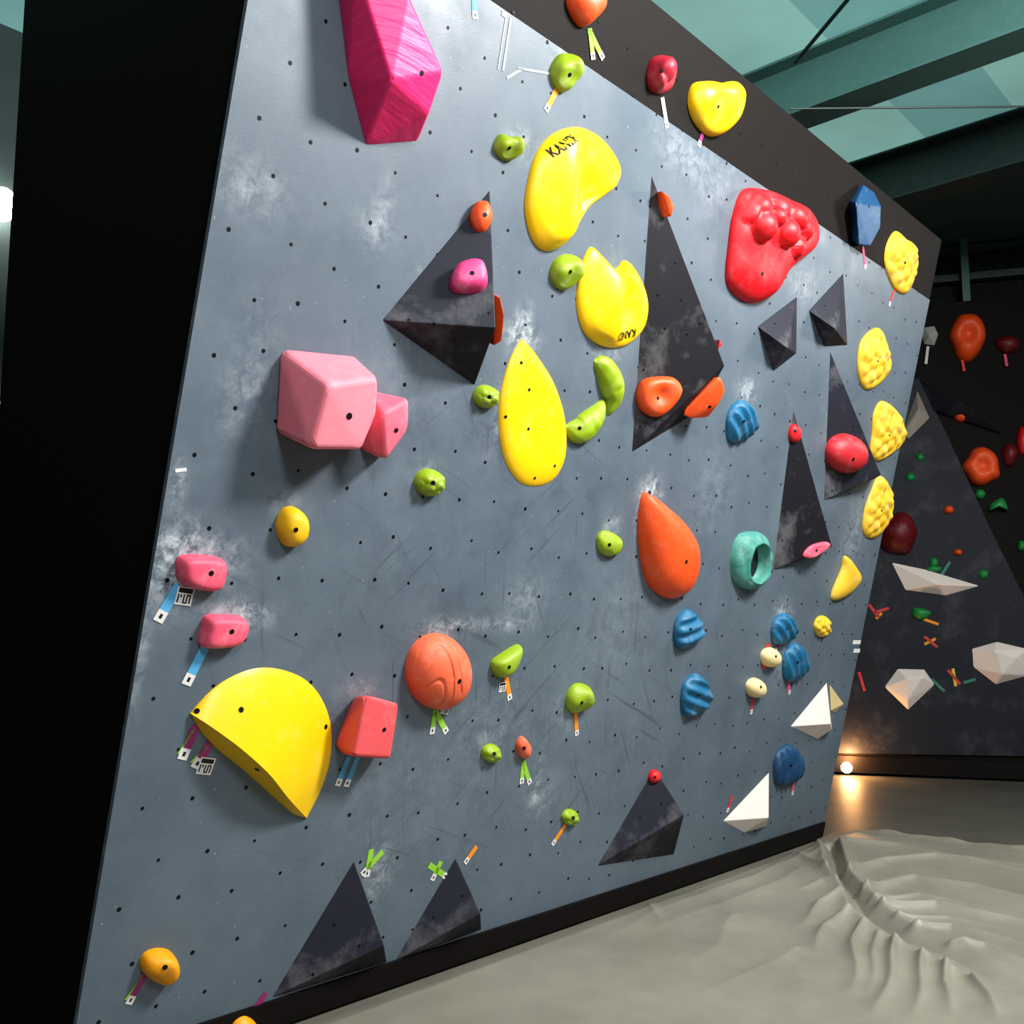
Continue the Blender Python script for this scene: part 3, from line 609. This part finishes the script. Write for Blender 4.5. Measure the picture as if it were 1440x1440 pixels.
beamI('steel_roof_beam',Xc,5.5,.3,.48,DST)
def rod(name,p,q,r,mat):
    dv=(q-p).normalized(); t=dv.orthogonal().normalized(); b_=dv.cross(t); V=[e+(t*math.cos(i*math.tau/8)+b_*math.sin(i*math.tau/8))*r for e in(p,q) for i in range(8)]
    return mk(name,V,[[i,(i+1)%8,8+(i+1)%8,8+i] for i in range(8)]+[list(range(8))[::-1],list(range(8,16))],[mat])
B2=Fr((0,0,5.8),(1,0,0),(0,-1,0))
rod('roof_brace_rod',B2.pw(1200,-10),B2.pw(1118,88),.015,DST)
B3=Fr((0,0,5.45),(1,0,0),(0,-1,0))
rod('roof_brace_rod',B3.pw(1110,153),B3.pw(1600,148),.008,DST)
for yy in (.7,-.9,-2.6):
    V=[Vector((x,y,z)) for x in(-8,Xb-.15) for y,z in((yy,5.93),(yy+.06,5.93),(yy+.06,5.995),(yy,5.995))]
    mk('roof_purlin',V,[[0,1,5,4],[1,2,6,5],[2,3,7,6],[3,0,4,7],[3,2,1,0],[4,5,6,7]],[STEEL])
GB=Fr(FAR.o-FAR.n*.3,FAR.ex,FAR.ey)
slab('wall_gable',GB,lo-4,hi+4,0,ZC,-.2,-.1,plastic('gable_dark',(32,38,38),.8,.05,.05,spec=.2))
pp=FAR.loc(1361,420); slab('steel_post',FAR,pp[0]-.04,pp[0]+.04,ztop,ZC,-.15,-.07,STEEL)
for yy in (345,385):
    pp=FAR.loc(1361,yy)[1]; slab('steel_girt',FAR,lo,hi,pp,pp+.08,-.28,-.2,DST)

mk('wall_north',[Vector(p) for p in((-8,YN,-.03),(20,YN,-.03),(20,YN,ZC),(-8,YN,ZC))],[[0,1,2,3]],[simple('teal_hall_wall',(40,52,52),(54,68,68),1,.8)])
def emi(name,c,s):
    m=bpy.data.materials.new(name); m.use_nodes=True; b=m.node_tree.nodes['Principled BSDF']; b.inputs['Emission Color'].default_value=c; b.inputs['Emission Strength'].default_value=s; b.inputs['Base Color'].default_value=c; return m
def lampball(name,p,r,mat):
    bm=bmesh.new(); bmesh.ops.create_uvsphere(bm,u_segments=24,v_segments=16,radius=r)
    for v in bm.verts:
        if v.co.z>r*.3: v.co.x*=.85; v.co.y*=.85
        v.co+=p
    bm.verts.index_update(); V=[v.co.copy() for v in bm.verts]; Fc=[[v.index for v in f.verts] for f in bm.faces]; bm.free(); return mk(name,V,Fc,[mat],smooth=True)
WE=emi('lamp_white',(1,.97,.9,1),25)
for px,py,r in((3,287,.12),(-1,577,.06)):
    dd=ray(px,py); p=CAM+dd*((YN-.13)/dd.y); lampball('hall_wall_lamp',p,r,WE)
p=FL.pw(1190,1083,.0); p=p+FAR.n*.25; p.z=.06
OE=emi('lamp_warm',(1,.66,.35,1),30)
lampball('floor_spotlight',p,.06,OE)
def light(name,typ,loc,target,e,size,col=(1,1,1)):
    l=bpy.data.lights.new(name,typ); l.energy=e; l.color=col
    if typ=='AREA': l.size=size
    else: l.shadow_soft_size=size
    o=bpy.data.objects.new(name,l); scene.collection.objects.link(o); o.location=loc
    if target: o.rotation_euler=(Vector(target)-Vector(loc)).to_track_quat('-Z','Y').to_euler()
    return o
light('floor_spotlight_glow','POINT',p+Vector((-.02,-.05,.12)),None,26,.05,(1,.48,.18))
light('ceiling_light_main','AREA',(4.6,-1.2,5.3),(3.7,D,1.5),460,1.0,(1,.985,.96))
light('fill_light_side','AREA',(.4,-2.2,4.8),(2.2,D,2.2),170,1.2,(.97,.98,1))  # added fill from the left to brighten left-facing volume sides, not a fixture
light('raking_light_far','AREA',(9.6,-.2,4.6),(6.2,1.2,0),75,.9,(1,.98,.93))  # unseen lamp added to rake the mat folds and light their crests
w=bpy.data.worlds.new('hall_ambient'); scene.world=w; w.use_nodes=True; w.node_tree.nodes['Background'].inputs[0].default_value=(.82,.88,.9,1); w.node_tree.nodes['Background'].inputs[1].default_value=.27

cam=bpy.data.cameras.new('camera'); cam.sensor_width=36; cam.lens=F/1440*36; co=bpy.data.objects.new('camera',cam); scene.collection.objects.link(co)
co.matrix_world=Matrix(((RT.x,UP.x,-FW.x,0),(RT.y,UP.y,-FW.y,0),(RT.z,UP.z,-FW.z,HC),(0,0,0,1)))
cam.clip_end=100
scene.camera=co
